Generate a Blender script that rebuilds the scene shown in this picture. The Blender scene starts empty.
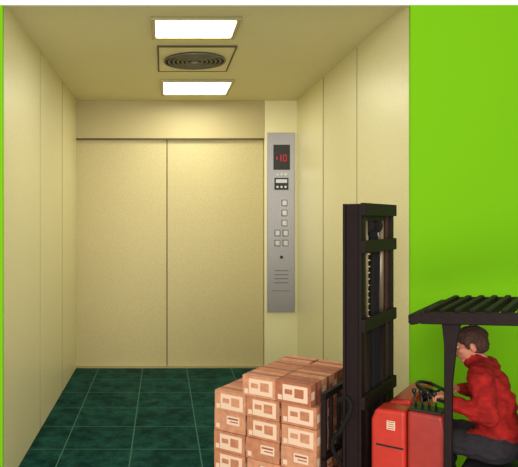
import bpy, bmesh, math, random
from mathutils import Vector, Matrix, Euler, noise
random.seed(4)
S=bpy.context.scene
COL=S.collection
try:
    S.view_settings.view_transform='Standard'
    S.view_settings.look='None'
except Exception: pass

def lin(c):
    return tuple(((v/255)/12.92 if v/255<=0.04045 else ((v/255+0.055)/1.055)**2.4) for v in c)+(1,)

# ---------------------------------------------------------------- materials
def mat(name,rgb,rough=0.5,metal=0.0,noise_amt=0.0,noise_scale=20,bump=0.0,bump_scale=60,spec=0.5,rgb2=None,stretch=(1,1,1),coat=0):
    m=bpy.data.materials.new(name); m.use_nodes=True
    nt=m.node_tree; b=nt.nodes['Principled BSDF']
    b.inputs['Base Color'].default_value=lin(rgb)
    b.inputs['Roughness'].default_value=rough
    b.inputs['Metallic'].default_value=metal
    b.inputs['Specular IOR Level'].default_value=spec
    b.inputs['Coat Weight'].default_value=coat
    tc=nt.nodes.new('ShaderNodeTexCoord'); mp=nt.nodes.new('ShaderNodeMapping')
    mp.inputs['Scale'].default_value=stretch
    nt.links.new(tc.outputs['Object'],mp.inputs[0])
    if noise_amt>0:
        n=nt.nodes.new('ShaderNodeTexNoise'); n.inputs['Scale'].default_value=noise_scale; n.inputs['Detail'].default_value=6
        nt.links.new(mp.outputs[0],n.inputs['Vector'])
        r=nt.nodes.new('ShaderNodeValToRGB')
        a=lin(rgb); c2=lin(rgb2) if rgb2 else tuple(v*(1-noise_amt) for v in a[:3])+(1,)
        r.color_ramp.elements[0].position=0.35; r.color_ramp.elements[1].position=0.65
        r.color_ramp.elements[0].color=c2; r.color_ramp.elements[1].color=a
        nt.links.new(n.outputs['Fac'],r.inputs[0]); nt.links.new(r.outputs[0],b.inputs['Base Color'])
    if bump>0:
        n2=nt.nodes.new('ShaderNodeTexNoise'); n2.inputs['Scale'].default_value=bump_scale
        bp=nt.nodes.new('ShaderNodeBump'); bp.inputs['Strength'].default_value=bump; bp.inputs['Distance'].default_value=0.01
        nt.links.new(mp.outputs[0],n2.inputs['Vector']); nt.links.new(n2.outputs['Fac'],bp.inputs['Height'])
        nt.links.new(bp.outputs[0],b.inputs['Normal'])
    return m
def emis(name,rgb,st):
    m=bpy.data.materials.new(name); m.use_nodes=True
    b=m.node_tree.nodes['Principled BSDF']
    b.inputs['Base Color'].default_value=lin(rgb)
    b.inputs['Emission Color'].default_value=lin(rgb); b.inputs['Emission Strength'].default_value=st
    return m

M_wall=mat('cream_panel',(229,221,170),0.4,0.1,0.10,90,0.05,300)
M_door=mat('door_panel',(198,183,128),0.5,0.1,0.20,110,0.05,300)
M_head=mat('header_panel',(184,170,118),0.55,0.1,0.16,100)
M_ceil=mat('ceiling_panel',(230,220,168),0.6,0.0,0.10,80)
M_seam=mat('seam_dark',(84,70,40),0.7)
M_seam2=mat('seam_shadow_gap',(70,58,30),0.8,spec=0.1)
M_green=mat('green_paint',(119,187,25),0.9,spec=0.0)
M_white=mat('white_paint',(245,245,240),0.8)
M_conc=mat('concrete',(150,150,145),0.85,0,0.2,8)
M_steel=mat('brushed_steel',(170,168,174),0.34,0.6,0.3,40,stretch=(1,1,30))
M_chrome=mat('light_trim',(170,162,120),0.35,0.5)
M_lamp=emis('lamp_diffuser',(255,255,246),6.0)
M_blk=mat('black_plastic',(16,15,16),0.45)
M_btn=mat('button_steel',(190,190,194),0.3,0.5)
M_red_led=emis('red_led',(190,14,20),0.35)
M_vent=mat('vent_grey',(120,116,98),0.45,0.5)
M_ventd=mat('vent_dark',(24,24,20),0.7)

# tile floor
M_tile=bpy.data.materials.new('green_marble_tile'); M_tile.use_nodes=True
nt=M_tile.node_tree; b=nt.nodes['Principled BSDF']; b.inputs['Roughness'].default_value=0.4; b.inputs['Specular IOR Level'].default_value=0.03
b.inputs['IOR'].default_value=1.2
tc=nt.nodes.new('ShaderNodeTexCoord')
n=nt.nodes.new('ShaderNodeTexNoise'); n.inputs['Scale'].default_value=6; n.inputs['Detail'].default_value=10; n.inputs['Roughness'].default_value=0.75
r=nt.nodes.new('ShaderNodeValToRGB'); r.color_ramp.elements[0].position=0.40; r.color_ramp.elements[1].position=0.66
r.color_ramp.elements[0].color=lin((10,42,37)); r.color_ramp.elements[1].color=lin((32,80,70))
br=nt.nodes.new('ShaderNodeTexBrick'); br.offset=0.0; br.inputs['Scale'].default_value=1.0
br.inputs['Mortar Size'].default_value=0.006; br.inputs['Brick Width'].default_value=0.61; br.inputs['Row Height'].default_value=0.61
br.inputs['Mortar'].default_value=lin((70,110,92)); br.inputs['Mortar Smooth'].default_value=0.3
nt.links.new(tc.outputs['Object'],n.inputs['Vector']); nt.links.new(tc.outputs['Object'],br.inputs['Vector'])
nt.links.new(n.outputs['Fac'],r.inputs[0]); nt.links.new(r.outputs[0],br.inputs['Color1']); nt.links.new(r.outputs[0],br.inputs['Color2'])
nt.links.new(br.outputs['Color'],b.inputs['Base Color'])

M_mast=mat('mast_black',(30,16,16),0.65,0.0,0.3,30,spec=0.2)
M_mast2=mat('mast_brown',(62,30,27),0.6,0.0,0.3,30,spec=0.25)
M_cylr=mat('hydraulic_chrome',(150,130,110),0.4,0.5)
M_red=mat('truck_red',(190,42,24),0.45,0,0.12,15,coat=0.2)
M_redd=mat('truck_dark_red',(160,40,28),0.5,0,0.15,15,coat=0.1)
M_rubber=mat('rubber',(22,20,20),0.85,spec=0.2)
M_seat=mat('seat_vinyl',(26,24,26),0.6,bump=0.2)
M_carts=[mat('cardboard_a',(194,126,88),0.85,0,0.25,25),mat('cardboard_b',(176,104,72),0.85,0,0.25,25),mat('cardboard_c',(206,142,104),0.85,0,0.25,25)]
M_tape=mat('tape_brown',(136,70,44),0.5)
M_label=mat('label_white',(224,190,162),0.8)
M_ink=mat('label_ink',(140,78,60),0.8)
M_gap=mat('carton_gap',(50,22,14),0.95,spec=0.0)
M_wood=mat('pallet_wood',(170,130,86),0.85,0,0.3,12,stretch=(1,8,8))
M_skin=mat('skin',(188,118,92),0.6)
M_lip=mat('lips',(150,76,64),0.5)
M_hair=mat('hair_brown',(70,36,22),0.75,0,0.5,60,0.6,120)
M_eye=mat('eye_white',(205,195,180),0.3)
M_iris=mat('iris',(40,26,18),0.3)
M_jacket=mat('red_jacket',(162,32,28),0.85,0,0.45,16,0.4,50,spec=0.15)
M_trou=mat('dark_trousers',(34,28,34),0.9,0,0.2,30)
M_boot=mat('boot',(24,20,18),0.6)

# ---------------------------------------------------------------- geometry helpers
def link(o,parent=None):
    COL.objects.link(o)
    if parent: o.parent=parent
    return o
def empty(name,loc=(0,0,0),rz=0):
    e=bpy.data.objects.new(name,None); e.empty_display_size=0.3; e.location=loc; e.rotation_euler=(0,0,rz); COL.objects.link(e); return e
def bm_obj(name,bm,mats,parent=None,smooth=False,bevel=0):
    me=bpy.data.meshes.new(name); bm.to_mesh(me); bm.free()
    for m in mats: me.materials.append(m)
    if smooth:
        for p in me.polygons: p.use_smooth=True
    o=bpy.data.objects.new(name,me); link(o,parent)
    if bevel>0:
        md=o.modifiers.new('bev','BEVEL'); md.width=bevel; md.segments=2; md.limit_method='ANGLE'; md.angle_limit=math.radians(50)
    return o
def add_box(bm,lo,hi,mi=0,rot=None):
    c=[(a+b_)/2 for a,b_ in zip(lo,hi)]; s=[abs(b_-a) for a,b_ in zip(lo,hi)]
    m=Matrix.Translation(c)
    if rot: m=m@Euler(rot).to_matrix().to_4x4()
    m=m@Matrix.Diagonal((s[0],s[1],s[2],1))
    r=bmesh.ops.create_cube(bm,size=1,matrix=m)
    fs=set(f for v in r['verts'] for f in v.link_faces)
    for f in fs: f.material_index=mi
    return r['verts']
def box(name,lo,hi,m,parent=None,bevel=0.004,rot=None):
    c=Vector([(a+b_)/2 for a,b_ in zip(lo,hi)]); s=[abs(b_-a) for a,b_ in zip(lo,hi)]
    bm=bmesh.new(); add_box(bm,[-v/2 for v in s],[v/2 for v in s])
    o=bm_obj(name,bm,[m],parent,bevel=bevel); o.location=c
    if rot:o.rotation_euler=rot
    return o
def multibox(name,parts,mats,parent=None,bevel=0):
    bm=bmesh.new()
    for p in parts: add_box(bm,p[0],p[1],p[2] if len(p)>2 else 0,p[3] if len(p)>3 else None)
    return bm_obj(name,bm,mats,parent,bevel=bevel)
def add_cone(bm,p1,p2,r1,r2,seg=20,mi=0):
    p1=Vector(p1);p2=Vector(p2);d=p2-p1
    q=d.to_track_quat('Z','Y').to_matrix().to_4x4()
    m=Matrix.Translation((p1+p2)/2)@q
    r=bmesh.ops.create_cone(bm,cap_ends=True,segments=seg,radius1=r1,radius2=r2,depth=d.length,matrix=m)
    for f in set(f for v in r['verts'] for f in v.link_faces): f.material_index=mi
def cyl(name,p1,p2,r1,m,parent=None,r2=None,seg=24,bevel=0.0):
    bm=bmesh.new(); add_cone(bm,p1,p2,r1,r1 if r2 is None else r2,seg)
    o=bm_obj(name,bm,[m],parent,bevel=bevel)
    for p in o.data.polygons:
        if len(p.vertices)==4:p.use_smooth=True
    return o
def add_ell(bm,c,r,rot=None,seg=24,mi=0):
    m=Matrix.Translation(c)
    if rot: m=m@Euler(rot).to_matrix().to_4x4()
    m=m@Matrix.Diagonal((r[0],r[1],r[2],1))
    q=bmesh.ops.create_uvsphere(bm,u_segments=seg,v_segments=seg//2,radius=1,matrix=m)
    for f in set(f for v in q['verts'] for f in v.link_faces): f.material_index=mi
def add_cap(bm,p1,r1,p2,r2,seg=16):
    add_ell(bm,p1,(r1,)*3,seg=seg); add_ell(bm,p2,(r2,)*3,seg=seg)
    add_cone(bm,p1,p2,r1,r2,seg)
def tube(name,pts,r,m,parent=None,cyclic=False,bez=True):
    cu=bpy.data.curves.new(name,'CURVE'); cu.dimensions='3D'; cu.bevel_depth=r; cu.bevel_resolution=4; cu.use_fill_caps=True; cu.resolution_u=10
    if bez:
        sp=cu.splines.new('BEZIER'); sp.bezier_points.add(len(pts)-1)
        for bp,p in zip(sp.bezier_points,pts): bp.co=p; bp.handle_left_type=bp.handle_right_type='AUTO'
    else:
        sp=cu.splines.new('POLY'); sp.points.add(len(pts)-1)
        for bp,p in zip(sp.points,pts): bp.co=(*p,1)
    sp.use_cyclic_u=cyclic
    cu.materials.append(m)
    o=bpy.data.objects.new(name,cu); return link(o,parent)
def torus(name,c,R,r,m,parent=None,rot=(0,0,0)):
    n=32; pts=[]; e=Euler(rot).to_matrix()
    for i in range(n):
        a=2*math.pi*i/n; pts.append(Vector(c)+e@Vector((R*math.cos(a),R*math.sin(a),0)))
    return tube(name,pts,r,m,parent,True)
def remeshed(name,bm,voxel,parent,mats,smooth_it=3,classify=None,disp=None):
    me=bpy.data.meshes.new(name+'_src'); bm.to_mesh(me); bm.free()
    o=bpy.data.objects.new(name+'_src',me); COL.objects.link(o)
    md=o.modifiers.new('r','REMESH'); md.mode='VOXEL'; md.voxel_size=voxel
    dg=bpy.context.evaluated_depsgraph_get(); dg.update()
    nm=bpy.data.meshes.new_from_object(o.evaluated_get(dg))
    bpy.data.objects.remove(o)
    nm.materials.clear()
    b2=bmesh.new(); b2.from_mesh(nm)
    for _ in range(smooth_it): bmesh.ops.smooth_vert(b2,verts=b2.verts,factor=0.5,use_axis_x=True,use_axis_y=True,use_axis_z=True)
    b2.normal_update()
    if disp:
        mv=[(v,v.co+v.normal*disp(v.co)) for v in b2.verts]
        for v,c in mv: v.co=c
    for m in mats: nm.materials.append(m)
    for f in b2.faces:
        f.smooth=True
        f.material_index=classify(f.calc_center_median()) if classify else 0
    b2.to_mesh(nm); b2.free(); nm.name=name
    return link(bpy.data.objects.new(name,nm),parent)

# ---------------------------------------------------------------- cabin
H=2.055
LX,RX,FY,BY,CZ=-1.205,1.86,4.66,8.60,3.71
def side_wall(name,x,out,seams):
    parts=[]; ys=[FY+0.03]+seams+[BY+0.3]
    t=0.012*out; e=0.002*out
    g=lambda y: 0.009*(y/5.5)**2
    for a,c in zip(ys[:-1],ys[1:]):
        parts.append(((min(x,x+t),a+(g(a) if a!=ys[0] else 0),0.0),(max(x,x+t),c-(g(c) if c!=ys[-1] else 0),CZ),0))
    for y in seams:
        parts.append(((min(x+e,x+t),y-g(y),0),(max(x+e,x+t),y+g(y),CZ),1))
    parts.append(((min(x+t,x+2*t),ys[0],0),(max(x+t,x+2*t),ys[-1],CZ),1))
    return multibox(name,parts,[M_wall,M_seam2])
side_wall('wall_left',LX,-1,[6.09,7.42])
side_wall('wall_right',RX,1,[5.95,7.20])
multibox('ceiling',[((LX-0.03,FY+0.03,CZ),(RX+0.03,BY+0.3,CZ+0.05))],[M_ceil])
box('floor',(LX-0.03,FY+0.0,-0.1),(RX+0.03,BY+0.3,0.0),M_tile,bevel=0)
DX=1.408; DZ=3.19; DM=0.056
multibox('wall_back_header',[((LX,BY,DZ),(DX-0.006,BY+0.11,CZ))],[M_head])
multibox('wall_back_column',[((DX,BY,0),(RX,BY+0.11,CZ))],[M_wall])
multibox('wall_back',[((LX,BY+0.125,0),(RX,BY+0.3,CZ))],[M_seam])
multibox('door_1',[((LX,BY+0.07,0.012),(DM-0.006,BY+0.11,DZ-0.004))],[M_door],bevel=0.003)
multibox('door_2',[((DM+0.006,BY+0.07,0.012),(DX-0.006,BY+0.11,DZ-0.004))],[M_door],bevel=0.003)
multibox('header_lip_shadow',[((LX,BY-0.004,DZ-0.02),(DX-0.006,BY+0.02,DZ))],[M_seam])  # lip strip coloured dark to paint the shadow line under the header
multibox('trim_2',[((LX,BY+0.0,0.0),(DX-0.004,BY+0.12,0.012))],[M_chrome])
# facade the cabin opens through
box('wall_front_left',(-6,FY,0),(LX,FY+0.028,3.671),M_green,bevel=0)
box('wall_front_right',(RX,FY,0),(8,FY+0.028,3.671),M_green,bevel=0)
box('wall_front_lintel',(-6,FY,3.671),(8,FY+0.028,4.6),M_white,bevel=0)
box('ground',(-6,-4,-0.1),(8,FY,0),M_conc,bevel=0)

# ceiling lamps
def area(name,loc,rot,sx,sy,en,col=(1,1,1)):
    l=bpy.data.lights.new(name,'AREA'); l.shape='RECTANGLE'; l.energy=en; l.size=sx; l.size_y=sy; l.color=col
    o=bpy.data.objects.new(name,l); o.location=loc; o.rotation_euler=rot; COL.objects.link(o); return o
def ceil_lamp(name,xc,w,y0,y1):
    e=empty(name,(xc,(y0+y1)/2,CZ)); L=(y1-y0)/2; W=w/2; f=0.035
    multibox('frame',[((-W,-L,-0.03),(W,-L+f,0)),((-W,L-f,-0.03),(W,L,0)),((-W,-L+f,-0.03),(-W+f,L-f,0)),((W-f,-L+f,-0.03),(W,L-f,0))],[M_chrome],e,bevel=0.003)
    box('diffuser',(-W+f,-L+f,-0.014),(W-f,L-f,0),M_lamp,e,bevel=0)
    a=area('tube_light',(0,0,-0.04),(0,0,0),w*0.8,(y1-y0)*0.8,22,(1,0.97,0.88)); a.parent=e
    return e
ceil_lamp('ceiling_light_panel',0.272,0.74,5.03,5.59)
ceil_lamp('ceiling_light_panel',0.41,0.87,7.30,8.10)
# vent
v=empty('ceiling_ventilation_fan',(0.325,6.37,CZ))
multibox('plate',[((-0.37,-0.48,-0.012),(0.37,0.48,0))],[M_ceil],v,bevel=0.003)
multibox('plate_rim',[((-0.38,-0.49,-0.016),(0.38,-0.475,0)),((-0.38,0.475,-0.016),(0.38,0.49,0)),((-0.38,-0.475,-0.016),(-0.365,0.475,0)),((0.365,-0.475,-0.016),(0.38,0.475,0))],[M_seam],v)
o=cyl('dark_well',(0,0,-0.018),(0,0,-0.010),0.31,M_ventd,v,seg=48)
for i,R in enumerate([0.31,0.265,0.22,0.175,0.13,0.085]):
    torus('ring_%d'%(i+1),(0,0,-0.028),R,0.009,M_vent,v)
cyl('hub',(0,0,-0.04),(0,0,-0.015),0.035,M_vent,v)
for k in range(4):
    a=math.pi/4+k*math.pi/2
    cyl('spoke_%d'%(k+1),(0.03*math.cos(a),0.03*math.sin(a),-0.024),(0.30*math.cos(a),0.30*math.sin(a),-0.024),0.007,M_vent,v)

# control panel
def bx(x): return (x-163)/72.1
def bz(y): return H-(y-220)/72.1
cp=empty('elevator_control_panel',(bx(281),BY,bz(222)))
def PX(x): return bx(x)-bx(281)
def PZ(y): return bz(y)-bz(222)
multibox('faceplate',[((PX(267),-0.03,PZ(312)),(PX(294.5),0,PZ(133)))],[M_steel],cp,bevel=0.004)
multibox('display_screen',[((PX(273),-0.036,PZ(170)),(PX(289.5),-0.03,PZ(145)))],[M_blk],cp)
seg=[]
def R(x0,y0,x1,y1): seg.append(((PX(x0),-0.040,PZ(y1)),(PX(x1),-0.036,PZ(y0))))
R(280.0,155,280.7,161.5)
R(282.6,155,283.2,161.5);R(285.6,155,286.2,161.5);R(283,155,286,155.6);R(283,160.9,286,161.5)
R(276,157,277,160)
multibox('floor_digits',seg,[M_red_led],cp)
multibox('badge',[((PX(274),-0.036,PZ(190)),(PX(288),-0.03,PZ(178)))],[M_blk],cp)
multibox('badge_plate',[((PX(275.5),-0.04,PZ(183)),(PX(286.5),-0.036,PZ(179.5)))],[M_btn],cp)
for i,(x,y) in enumerate([(277,174.5),(281,174.5),(285,174.5),(277,187),(281,187),(285,187)]):
    cyl('indicator_%d'%(i+1),(PX(x),-0.03,PZ(y)),(PX(x),-0.042,PZ(y)),0.016,M_btn,cp,seg=16)
k=1
for y in [203,213,223,233,243]:
    for x in ([284] if y<225 else [277,285]):
        multibox('button_bezel_%d'%k,[((PX(x-2.8),-0.034,PZ(y+3.2)),(PX(x+2.8),-0.03,PZ(y-3.2)))],[M_seam],cp)
        multibox('button_%d'%k,[((PX(x-2.2),-0.045,PZ(y+2.6)),(PX(x+2.2),-0.034,PZ(y-2.6)))],[M_btn],cp,bevel=0.004); k+=1
cyl('key_switch',(PX(281),-0.03,PZ(257)),(PX(281),-0.045,PZ(257)),0.022,M_blk,cp,seg=16)
M_slot=mat('slot_grey',(110,106,108),0.6)
multibox('service_slots',[((PX(274),-0.033,PZ(270+4*i+1)),(PX(288),-0.03,PZ(270+4*i))) for i in range(4)]+[((PX(272),-0.033,PZ(291)),(PX(289.5),-0.03,PZ(290.3)))],[M_slot],cp)

# ---------------------------------------------------------------- forklift
TH=math.radians(144)
MX,MY=1.30,3.90
fk=empty('forklift_truck',(MX,MY,0),TH)
# mast
for sgn,nm in ((1,'left'),(-1,'right')):
    y=0.30*sgn
    multibox('mast_channel_'+nm,[((-0.055,y-0.008,0.05),(0.055,y+0.008,2.15)),((-0.055,y-0.03,0.05),(-0.04,y+0.03,2.15)),((0.04,y-0.03,0.05),(0.055,y+0.03,2.15))],[M_mast],fk,bevel=0.003)
    y=0.235*sgn
    multibox('inner_channel_'+nm,[((-0.045,y-0.008,0.08),(0.045,y+0.008,2.10)),((-0.045,y-0.026,0.08),(-0.03,y+0.026,2.10)),((0.03,y-0.026,0.08),(0.045,y+0.026,2.10))],[M_mast2],fk,bevel=0.003)
    cyl('lift_cylinder_'+nm,(-0.02,0.16*sgn,0.1),(-0.02,0.16*sgn,1.45),0.034,M_mast,fk)
    cyl('lift_rod_'+nm,(-0.02,0.16*sgn,1.45),(-0.02,0.16*sgn,2.06),0.018,M_cylr,fk)
    multibox('lift_chain_'+nm,[((0.02,0.09*sgn-0.014,0.4+0.04*i),(0.034,0.09*sgn+0.014,0.4+0.04*i+0.032)) for i in range(40)],[M_mast2],fk)
    cyl('chain_pulley_'+nm,(0.0,0.09*sgn-0.02,2.02),(0.0,0.09*sgn+0.02,2.02),0.05,M_mast,fk)
for i,z in enumerate([2.08,1.86,1.40,0.95,0.3]):
    box('mast_crossbar_%d'%(i+1),(-0.075,-0.33,z),(-0.05,0.33,z+0.075),M_mast,fk)
box('mast_crosshead',(-0.04,-0.26,2.05),(0.05,0.26,2.11),M_mast,fk)
for q,yy in enumerate((0.045,0.0,-0.045)):
    tube('hydraulic_hose_%d'%(q+1),[(-0.03,yy,0.5),(-0.03,yy,1.5),(0.0,yy,2.0),(0.04,yy,2.0),(0.05,yy,1.5),(0.06,yy,0.8)],0.016,M_rubber,fk)
# carriage, backrest and forks
multibox('fork_carriage',[((0.09,-0.34,0.42),(0.15,0.34,0.50)),((0.09,-0.34,0.14),(0.15,0.34,0.22)),((0.05,-0.22,0.14),(0.10,-0.17,0.72)),((0.05,0.17,0.14),(0.10,0.22,0.72))],[M_mast],fk,bevel=0.004)
bars=[((0.16,-0.33,0.42),(0.19,-0.30,1.00)),((0.16,0.30,0.42),(0.19,0.33,1.00)),((0.16,-0.33,0.97),(0.19,0.33,1.01)),((0.16,-0.33,0.6),(0.19,0.33,0.63))]
for i in range(1,5): bars.append(((0.165,-0.33+0.132*i-0.01,0.6),(0.185,-0.33+0.132*i+0.01,0.99)))
multibox('load_backrest',bars,[M_mast],fk,bevel=0.003)
for i,y in enumerate((0.16,-0.16)):
    multibox('fork_%d'%(i+1),[((0.15,y-0.045,0.045),(0.19,y+0.045,0.50)),((0.15,y-0.045,0.045),(0.90,y+0.045,0.078))],[M_mast],fk,bevel=0.004)
tube('carriage_hose',[(0.06,0.26,0.55),(0.13,0.30,0.70),(0.05,0.34,0.84),(0.02,0.33,1.0),(0.10,0.31,0.97)],0.014,M_rubber,fk)
# body
def prism(name,prof,y0,y1,m,parent,bevel=0.02):
    bm=bmesh.new()
    a=[bm.verts.new((x,y0,z)) for x,z in prof]; c=[bm.verts.new((x,y1,z)) for x,z in prof]
    bm.faces.new(a); bm.faces.new(c[::-1])
    for i in range(len(prof)):
        j=(i+1)%len(prof); bm.faces.new((a[j],a[i],c[i],c[j]))
    bmesh.ops.recalc_face_normals(bm,faces=bm.faces)
    o=bm_obj(name,bm,[m],parent)
    md=o.modifiers.new('bev','BEVEL'); md.width=bevel; md.segments=4; md.limit_method='ANGLE'; md.angle_limit=math.radians(25)
    return o
prism('front_cowl',[(-0.14,0.30),(-0.14,0.90),(-0.17,0.99),(-0.30,1.02),(-0.30,0.30)],-0.36,0.19,M_red,fk)
prism('side_cowl',[(-0.12,0.30),(-0.12,0.92),(-0.145,0.985),(-0.31,0.995),(-0.31,0.30)],0.195,0.36,M_red,fk)
prism('lever_console',[(-0.315,0.30),(-0.315,1.00),(-0.50,1.00),(-0.52,0.90),(-0.52,0.30)],0.205,0.35,M_redd,fk)
box('console_top',(-0.49,0.215,1.0),(-0.32,0.34,1.012),M_blk,fk)
box('rating_plate',(-0.255,0.36,0.88),(-0.21,0.364,0.93),M_label,fk,bevel=0)
multibox('rating_plate_marks',[((-0.25,0.364,0.886+0.012*i),(-0.215,0.366,0.890+0.012*i)) for i in range(4)],[M_ink],fk)
box('cowl_stripe',(-0.30,0.36,0.78),(-0.15,0.363,0.79),M_blk,fk,bevel=0)
box('chassis',(-1.30,-0.30,0.12),(-0.10,0.30,0.37),M_mast,fk,bevel=0.01)
box('floor_plate',(-0.62,-0.34,0.37),(-0.30,0.34,0.385),M_rubber,fk)
prism('seat_base',[(-0.56,0.385),(-0.58,0.62),(-1.0,0.62),(-1.0,0.385)],-0.34,0.34,M_mast,fk)
prism('counterweight',[(-1.0,0.2),(-1.0,0.80),(-1.2,0.82),(-1.36,0.72),(-1.40,0.45),(-1.36,0.2)],-0.38,0.38,M_red,fk,0.03)
prism('seat_cushion',[(-0.56,0.62),(-0.55,0.68),(-0.58,0.71),(-0.86,0.695),(-0.88,0.62)],-0.21,0.21,M_seat,fk,0.02)
prism('seat_back',[(-0.84,0.66),(-0.90,1.10),(-0.96,1.10),(-0.94,0.66)],-0.20,0.20,M_seat,fk,0.025)
for i,(x,y,rr) in enumerate([(-0.25,0.31,0.17),(-0.25,-0.31,0.17),(-1.15,0.31,0.15),(-1.15,-0.31,0.15)]):
    s=1 if y>0 else -1
    cyl('tyre_%d'%(i+1),(x,y,rr),(x,y+0.09*s,rr),rr,M_rubber,fk,seg=40,bevel=0.012)
    cyl('hub_%d'%(i+1),(x,y+0.085*s,rr),(x,y+0.10*s,rr),rr*0.5,M_redd,fk,seg=24)
# levers and wheel
for i in range(4):
    x=-0.345-0.036*i
    cyl('lever_%d'%(i+1),(x,0.27,1.0),(x+0.01,0.27,1.085),0.006,M_blk,fk,seg=10)
    bm=bmesh.new(); add_ell(bm,(x+0.011,0.27,1.095),(0.012,0.012,0.015),seg=14)
    bm_obj('lever_knob_%d'%(i+1),bm,[M_blk],fk,True)
cyl('steering_column',(-0.27,-0.06,0.95),(-0.375,-0.06,1.015),0.022,M_blk,fk)
SWC=Vector((-0.38,-0.06,1.02)); SWR=(0,math.radians(-22),0); sw=Euler(SWR)
torus('steering_wheel',SWC,0.115,0.010,M_blk,fk,SWR)
for k in range(3):
    a=k*2.094+0.5; p=SWC+sw.to_matrix()@Vector((0.115*math.cos(a),0.115*math.sin(a),0))
    cyl('wheel_spoke_%d'%(k+1),SWC,p,0.008,M_blk,fk,seg=10)
# overhead guard
def gz(d): return 1.525+0.075*(d-0.36)
def beam(name,p1,p2,w,h,m=M_mast):
    p1=Vector(p1);p2=Vector(p2);d=p2-p1
    bm=bmesh.new(); add_box(bm,(-w/2,-h/2,-d.length/2),(w/2,h/2,d.length/2))
    o=bm_obj(name,bm,[m],fk,bevel=0.006); o.location=(p1+p2)/2
    zq=d.normalized(); up=Vector((0,1,0)) if abs(zq.y)<0.9 else Vector((0,0,1))
    xq=up.cross(zq).normalized(); yq=zq.cross(xq)
    o.rotation_euler=Matrix((xq,yq,zq)).transposed().to_euler(); return o
for s,nm in ((1,'left'),(-1,'right')):
    beam('guard_rail_'+nm,(-0.40,0.40*s,gz(0.40)),(-1.30,0.40*s,gz(1.3)),0.062,0.045)
    beam('guard_visor_'+nm,(-0.345,0.40*s,gz(0.345)-0.015),(-0.41,0.40*s,gz(0.41)),0.05,0.045)
    beam('guard_rear_post_'+nm,(-1.22,0.34*s,0.70),(-1.26,0.38*s,gz(1.26)),0.05,0.05)
beam('guard_front_rail',(-0.36,-0.40,gz(0.36)-0.01),(-0.36,0.40,gz(0.36)-0.01),0.05,0.05)
beam('guard_rear_rail',(-1.30,-0.40,gz(1.3)),(-1.30,0.40,gz(1.3)),0.05,0.06)
for i in range(12):
    d=0.43+0.073*i
    beam('guard_slat_%d'%(i+1),(-d,-0.39,gz(d)+0.02),(-d,0.39,gz(d)+0.02),0.03,0.05)
prism('guard_front_post',[(-0.50,gz(0.5)),(-0.60,gz(0.6)),(-0.575,1.40),(-0.555,1.20),(-0.55,0.37),(-0.51,0.37),(-0.515,1.20),(-0.515,1.40)],0.355,0.395,M_mast,fk,0.006)
box('step_rail',(-0.62,0.34,0.33),(-0.30,0.39,0.38),M_mast,fk)

# ---------------------------------------------------------------- load
pal=empty('wooden_pallet',(MX,MY,0),TH)
pp=[]
for i in range(5): 
    y=-0.365+i*0.1575; pp.append(((0.20+0.0,y,0.105),(1.02,y+0.10,0.125)))
for x in (0.20,0.56,0.94):
    pp.append(((x,-0.365,0.085),(x+0.08,0.365,0.105)))
    for y in (-0.365,-0.05,0.265): pp.append(((x,y,0.018),(x+0.08,y+0.10,0.085)))
for y in (-0.365,-0.05,0.265): pp.append(((0.20,y,0.0),(1.02,y+0.10,0.018)))
multibox('boards',pp,[M_wood],pal,bevel=0.002)
bm=bmesh.new()
mats=M_carts+[M_tape,M_label,M_ink,M_gap]
def carton(cx,cy,z,sx,sy,sz,yaw):
    mi=random.choice([0,1,2,0])
    T=Matrix.Translation((cx,cy,z+sz/2))@Euler((0,0,yaw)).to_matrix().to_4x4()
    def bb(lo,hi,i):
        vs=add_box(bm,lo,hi,i)
        for v in vs: v.co=T@v.co
    hx,hy,hz=sx/2,sy/2,sz/2
    bb((-hx,-hy,-hz),(hx,hy,hz-0.004),mi)
    bb((-hx,-hy,hz-0.004),(hx,-0.002,hz),mi); bb((-hx,0.002,hz-0.004),(hx,hy,hz),mi)
    bb((-hx-0.0006,-0.016,-hz+0.002),(hx+0.0006,0.016,hz+0.0006),3)
    ox=random.uniform(-0.014,0.014); oz=random.uniform(-0.008,0.008)
    full=random.random()<0.5
    for s in (1,-1):
        if full:
            bb((-0.095,s*hy-0.0005,-0.05),(0.07,s*hy+0.0012,0.048),4)
            bb((-0.07,s*hy-0.0008,-0.025),(-0.01,s*hy+0.0018,0.03),mi)
            bb((0.005,s*hy-0.0008,-0.01),(0.055,s*hy+0.0018,0.02),mi)
        else:
            bb((-0.075+ox,s*hy-0.0005,-0.02+oz),(0.020+ox,s*hy+0.0012,0.036+oz),4)
            bb((-0.065+ox,s*hy-0.0008,0.014+oz),(0.012+ox,s*hy+0.0018,0.025+oz),5)
            bb((-0.065+ox,s*hy-0.0008,-0.004+oz),(-0.005+ox,s*hy+0.0018,0.003+oz),5)
        bb((0.075,s*hy-0.0008,-0.05),(0.102,s*hy+0.0014,-0.02),4)
        bb((s*hx-0.0008,0.03,-0.03),(s*hx+0.0014,0.075,0.02),4)
        bb((s*hx-0.0008,-0.075,-0.02),(s*hx+0.0014,-0.03,0.01),5)
lh=0.133; z0=0.126; W=0.243
for L in range(7):
    for i in range(3):
        if L==6 and i==2: continue
        for j in range(4):
            jx=random.uniform(-0.006,0.006); jy=random.uniform(-0.004,0.004)
            carton(0.318+i*W+jx+(0.03 if L==6 else 0),-0.2745+j*0.183+jy,z0+L*lh,0.230,0.173,lh-0.003,random.uniform(-0.022,0.022))
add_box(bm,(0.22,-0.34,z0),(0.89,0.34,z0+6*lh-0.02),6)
cs=bm_obj('stacked_cardboard_boxes',bm,mats,None); cs.location=(MX,MY,0); cs.rotation_euler=(0,0,TH)

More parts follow.
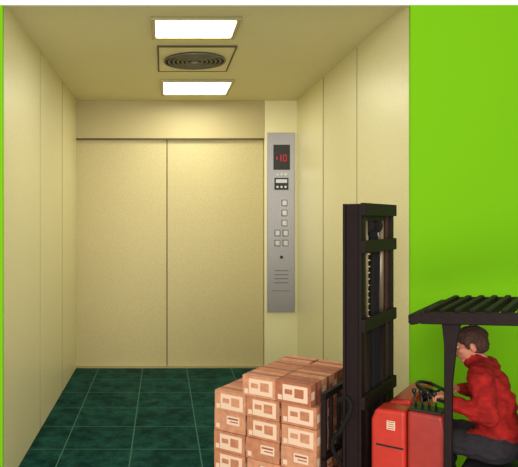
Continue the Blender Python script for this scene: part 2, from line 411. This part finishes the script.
# ---------------------------------------------------------------- driver
dr=empty('forklift_driver',(MX,MY,0),TH)
segs=[]  # (p1,r1,p2,r2,kind)
def sg(p1,r1,p2,r2,k): segs.append((Vector(p1),r1,Vector(p2),r2,k))
for s in (1,-1):
    sg((-0.71,0.085*s,0.795),0.085,(-0.42,0.10*s,0.80),0.062,1)
    sg((-0.42,0.10*s,0.80),0.060,(-0.44,0.105*s,0.47),0.042,1)
SHL,ELL,WRL=(-0.655,0.155,1.185),(-0.700,0.255,1.015),(-0.535,0.235,1.05)
SHR,ELR,WRR=(-0.645,-0.155,1.185),(-0.63,-0.25,1.01),(-0.50,-0.19,1.03)
for sh,el,wr in ((SHL,ELL,WRL),(SHR,ELR,WRR)):
    sg(sh,0.070,el,0.057,0); sg(el,0.057,wr,0.041,0)
sg((-0.65,0.155,1.185),0.068,(-0.635,0,1.22),0.062,0); sg((-0.645,-0.155,1.185),0.068,(-0.635,0,1.22),0.062,0)
sg((-0.635,0,1.21),0.066,(-0.600,0,1.247),0.058,0)      # collar
sg((-0.605,0,1.24),0.042,(-0.575,0,1.30),0.042,2)        # neck
bm=bmesh.new()
for p1,r1,p2,r2,k in segs: add_cap(bm,p1,r1,p2,r2)
add_ell(bm,(-0.725,0,0.80),(0.115,0.15,0.095))
add_ell(bm,(-0.720,0,0.90),(0.115,0.145,0.11))
add_ell(bm,(-0.695,0,1.02),(0.118,0.150,0.13),(0,0.18,0))
add_ell(bm,(-0.668,0,1.12),(0.108,0.155,0.11),(0,0.25,0))
tor=[(Vector((-0.715,0,0.92)),0.13,Vector((-0.67,0,1.15)),0.14,0)]
def sdist(p,s):
    a,ra,b_,rb,k=s; d=b_-a; t=max(0,min(1,(p-a).dot(d)/d.length_squared)); return (p-(a+d*t)).length-(ra+(rb-ra)*t)
def cls(p):
    if p.z<0.845: return 1
    best=min(segs+tor,key=lambda s:sdist(p,s)); 
    if best[4]==2: return 2 if p.z>1.27 else 0
    return 0 if best[4]==0 else (1 if p.z<0.87 else 0)
def wr_disp(p):
    if p.z>1.27: return 0
    a=noise.noise(p*26); c=noise.noise(Vector((p.x*14,p.y*14,p.z*48)))
    return 0.010*c+0.006*a+(0.007 if 0.85<p.z<0.885 and p.x<-0.58 else 0)
remeshed('body',bm,0.008,dr,[M_jacket,M_trou,M_skin],3,cls,wr_disp)
# boots
for s,nm in ((1,'left'),(-1,'right')):
    bm=bmesh.new(); y=0.105*s
    add_cap(bm,(-0.44,y,0.50),0.045,(-0.445,y,0.43),0.042)
    add_ell(bm,(-0.385,y,0.418),(0.078,0.036,0.032)); add_ell(bm,(-0.45,y,0.415),(0.04,0.036,0.03))
    remeshed('boot_'+nm,bm,0.006,dr,[M_boot],2)
# head (local: +X face)
hd=bpy.data.objects.new('head',None); link(hd,dr); hd.location=(-0.570,0,1.335); hd.rotation_euler=(0,math.radians(15),math.radians(16)); hd.scale=(0.97,)*3
bm=bmesh.new()
add_ell(bm,(-0.012,0,0.025),(0.086,0.068,0.074)); add_ell(bm,(0.022,0,-0.025),(0.057,0.052,0.066))
add_ell(bm,(0.045,0,-0.078),(0.027,0.028,0.022)); add_ell(bm,(0.01,0,-0.06),(0.05,0.048,0.032))
add_cap(bm,(0.078,0,0.012),0.008,(0.095,0,-0.020),0.0115); add_ell(bm,(0.085,0,-0.025),(0.012,0.017,0.008))
add_ell(bm,(0.066,0,0.026),(0.012,0.042,0.010))
add_ell(bm,(0.072,0,-0.046),(0.013,0.022,0.008)); add_ell(bm,(0.070,0,-0.056),(0.012,0.018,0.007))
for s in (1,-1):
    add_ell(bm,(0.052,0.034*s,-0.018),(0.02,0.018,0.018))
    add_ell(bm,(-0.012,0.070*s,-0.004),(0.017,0.010,0.028),(0,0.2,0.3*s))
add_cap(bm,(-0.01,0,-0.05),0.042,(-0.035,0,-0.09),0.044)
def hcls(p): return 1 if (p.x>0.074 and -0.062<p.z<-0.041 and abs(p.y)<0.02) else 0
remeshed('face',bm,0.0035,hd,[M_skin,M_lip],2,hcls)
for s,nm in ((1,'left'),(-1,'right')):
    bm=bmesh.new(); add_ell(bm,(0.0655,0.028*s,0.008),(0.0075,0.010,0.0045),seg=16); bm_obj('eye_'+nm,bm,[M_eye],hd,True)
    bm=bmesh.new(); add_ell(bm,(0.0715,0.029*s,0.008),(0.003,0.005,0.0045),seg=12); bm_obj('iris_'+nm,bm,[M_iris],hd,True)
    bm=bmesh.new(); add_cap(bm,(0.077,0.014*s,0.024),0.0035,(0.066,0.042*s,0.025),0.0025,10); bm_obj('eyebrow_'+nm,bm,[M_hair],hd,True)
bm=bmesh.new()
add_ell(bm,(-0.022,0,0.046),(0.093,0.077,0.066)); add_ell(bm,(-0.047,0,0.003),(0.062,0.072,0.064)); add_ell(bm,(0.02,0,0.080),(0.060,0.054,0.024))
for s in (1,-1): add_ell(bm,(0.012,0.062*s,0.022),(0.018,0.012,0.034))
def hdisp(p): return 0.005*noise.noise(Vector((p.x*40,p.y*90,p.z*40)))+0.003*noise.noise(p*150)
remeshed('hair',bm,0.0045,hd,[M_hair],2,None,hdisp)
# hands
def hand(name,wrist,fwd,up,side,curl,sc=0.86):
    f=Vector(fwd).normalized(); u=Vector(up); u=(u-f*u.dot(f)).normalized(); a=u.cross(f)*side  # toward thumb
    W=Vector(wrist)
    def P(x,y,z): return W+(f*x+a*y+u*z)*sc
    bm=bmesh.new()
    add_cap(bm,P(-0.02,0,0),0.023*sc,P(0.012,0,0),0.022*sc)
    for y in (0.026,0.009,-0.009,-0.026):
        add_cap(bm,P(0.01,y*0.6,0),0.015*sc,P(0.072,y,0.002),0.0125*sc,12)
    for y,L in ((0.029,0.072),(0.010,0.080),(-0.010,0.075),(-0.028,0.060)):
        x,z,an=0.074,0.002,0.15; r=0.0095
        for q,fr in enumerate((0.45,0.30,0.25)):
            an+=curl*(1.0 if q else 0.7); nx=x+L*fr*math.cos(an); nz=z-L*fr*math.sin(an)
            add_cap(bm,P(x,y,z),r*sc,P(nx,y*1.02,nz),(r-0.001)*sc,12); x,z,r=nx,nz,r-0.001
    add_cap(bm,P(0.018,0.018,-0.004),0.014*sc,P(0.045,0.042,-0.018),0.011*sc,12)
    add_cap(bm,P(0.045,0.042,-0.018),0.0105*sc,P(0.072,0.042,-0.036),0.009*sc,12)
    remeshed(name,bm,0.0026,dr,[M_skin],1)
hand('hand_left',(-0.528,0.238,1.068),(0.10,0.025,0.040),(0.1,0.1,1),-1,0.75)
hand('hand_right',(-0.492,-0.186,1.038),(0.08,0.045,0.005),(-0.3,-0.2,1),1,0.8)

# ---------------------------------------------------------------- light
w=bpy.data.worlds.new('World'); S.world=w; w.use_nodes=True
w.node_tree.nodes['Background'].inputs[0].default_value=(1,0.98,0.95,1); w.node_tree.nodes['Background'].inputs[1].default_value=0.5
def aim(loc,target): return (Vector(target)-Vector(loc)).to_track_quat('-Z','Y').to_euler()
l=(-1.2,-3.0,3.4); area('key_light',l,aim(l,(0.6,7.5,2.0)),3.2,2.4,350,(1,0.98,0.92))
l=(4.5,-1.5,4.0); area('side_light',l,aim(l,(0.8,4.5,1.2)),2.5,2.5,70,(1,0.97,0.92))
l=(0.3,-1.5,0.9); area('low_fill',l,aim(l,(0.4,7.5,3.0)),2.6,1.2,110,(1,0.98,0.92))  # added unseen fill, aimed up into the cabin to brighten the ceiling

cam=bpy.data.cameras.new('camera'); co=bpy.data.objects.new('camera',cam); COL.objects.link(co)
co.location=(0,0,H); co.rotation_euler=(math.radians(90),0,0)
cam.sensor_width=36; cam.lens=620/518*36; cam.shift_x=96/518; cam.shift_y=-13.5/518
S.camera=co
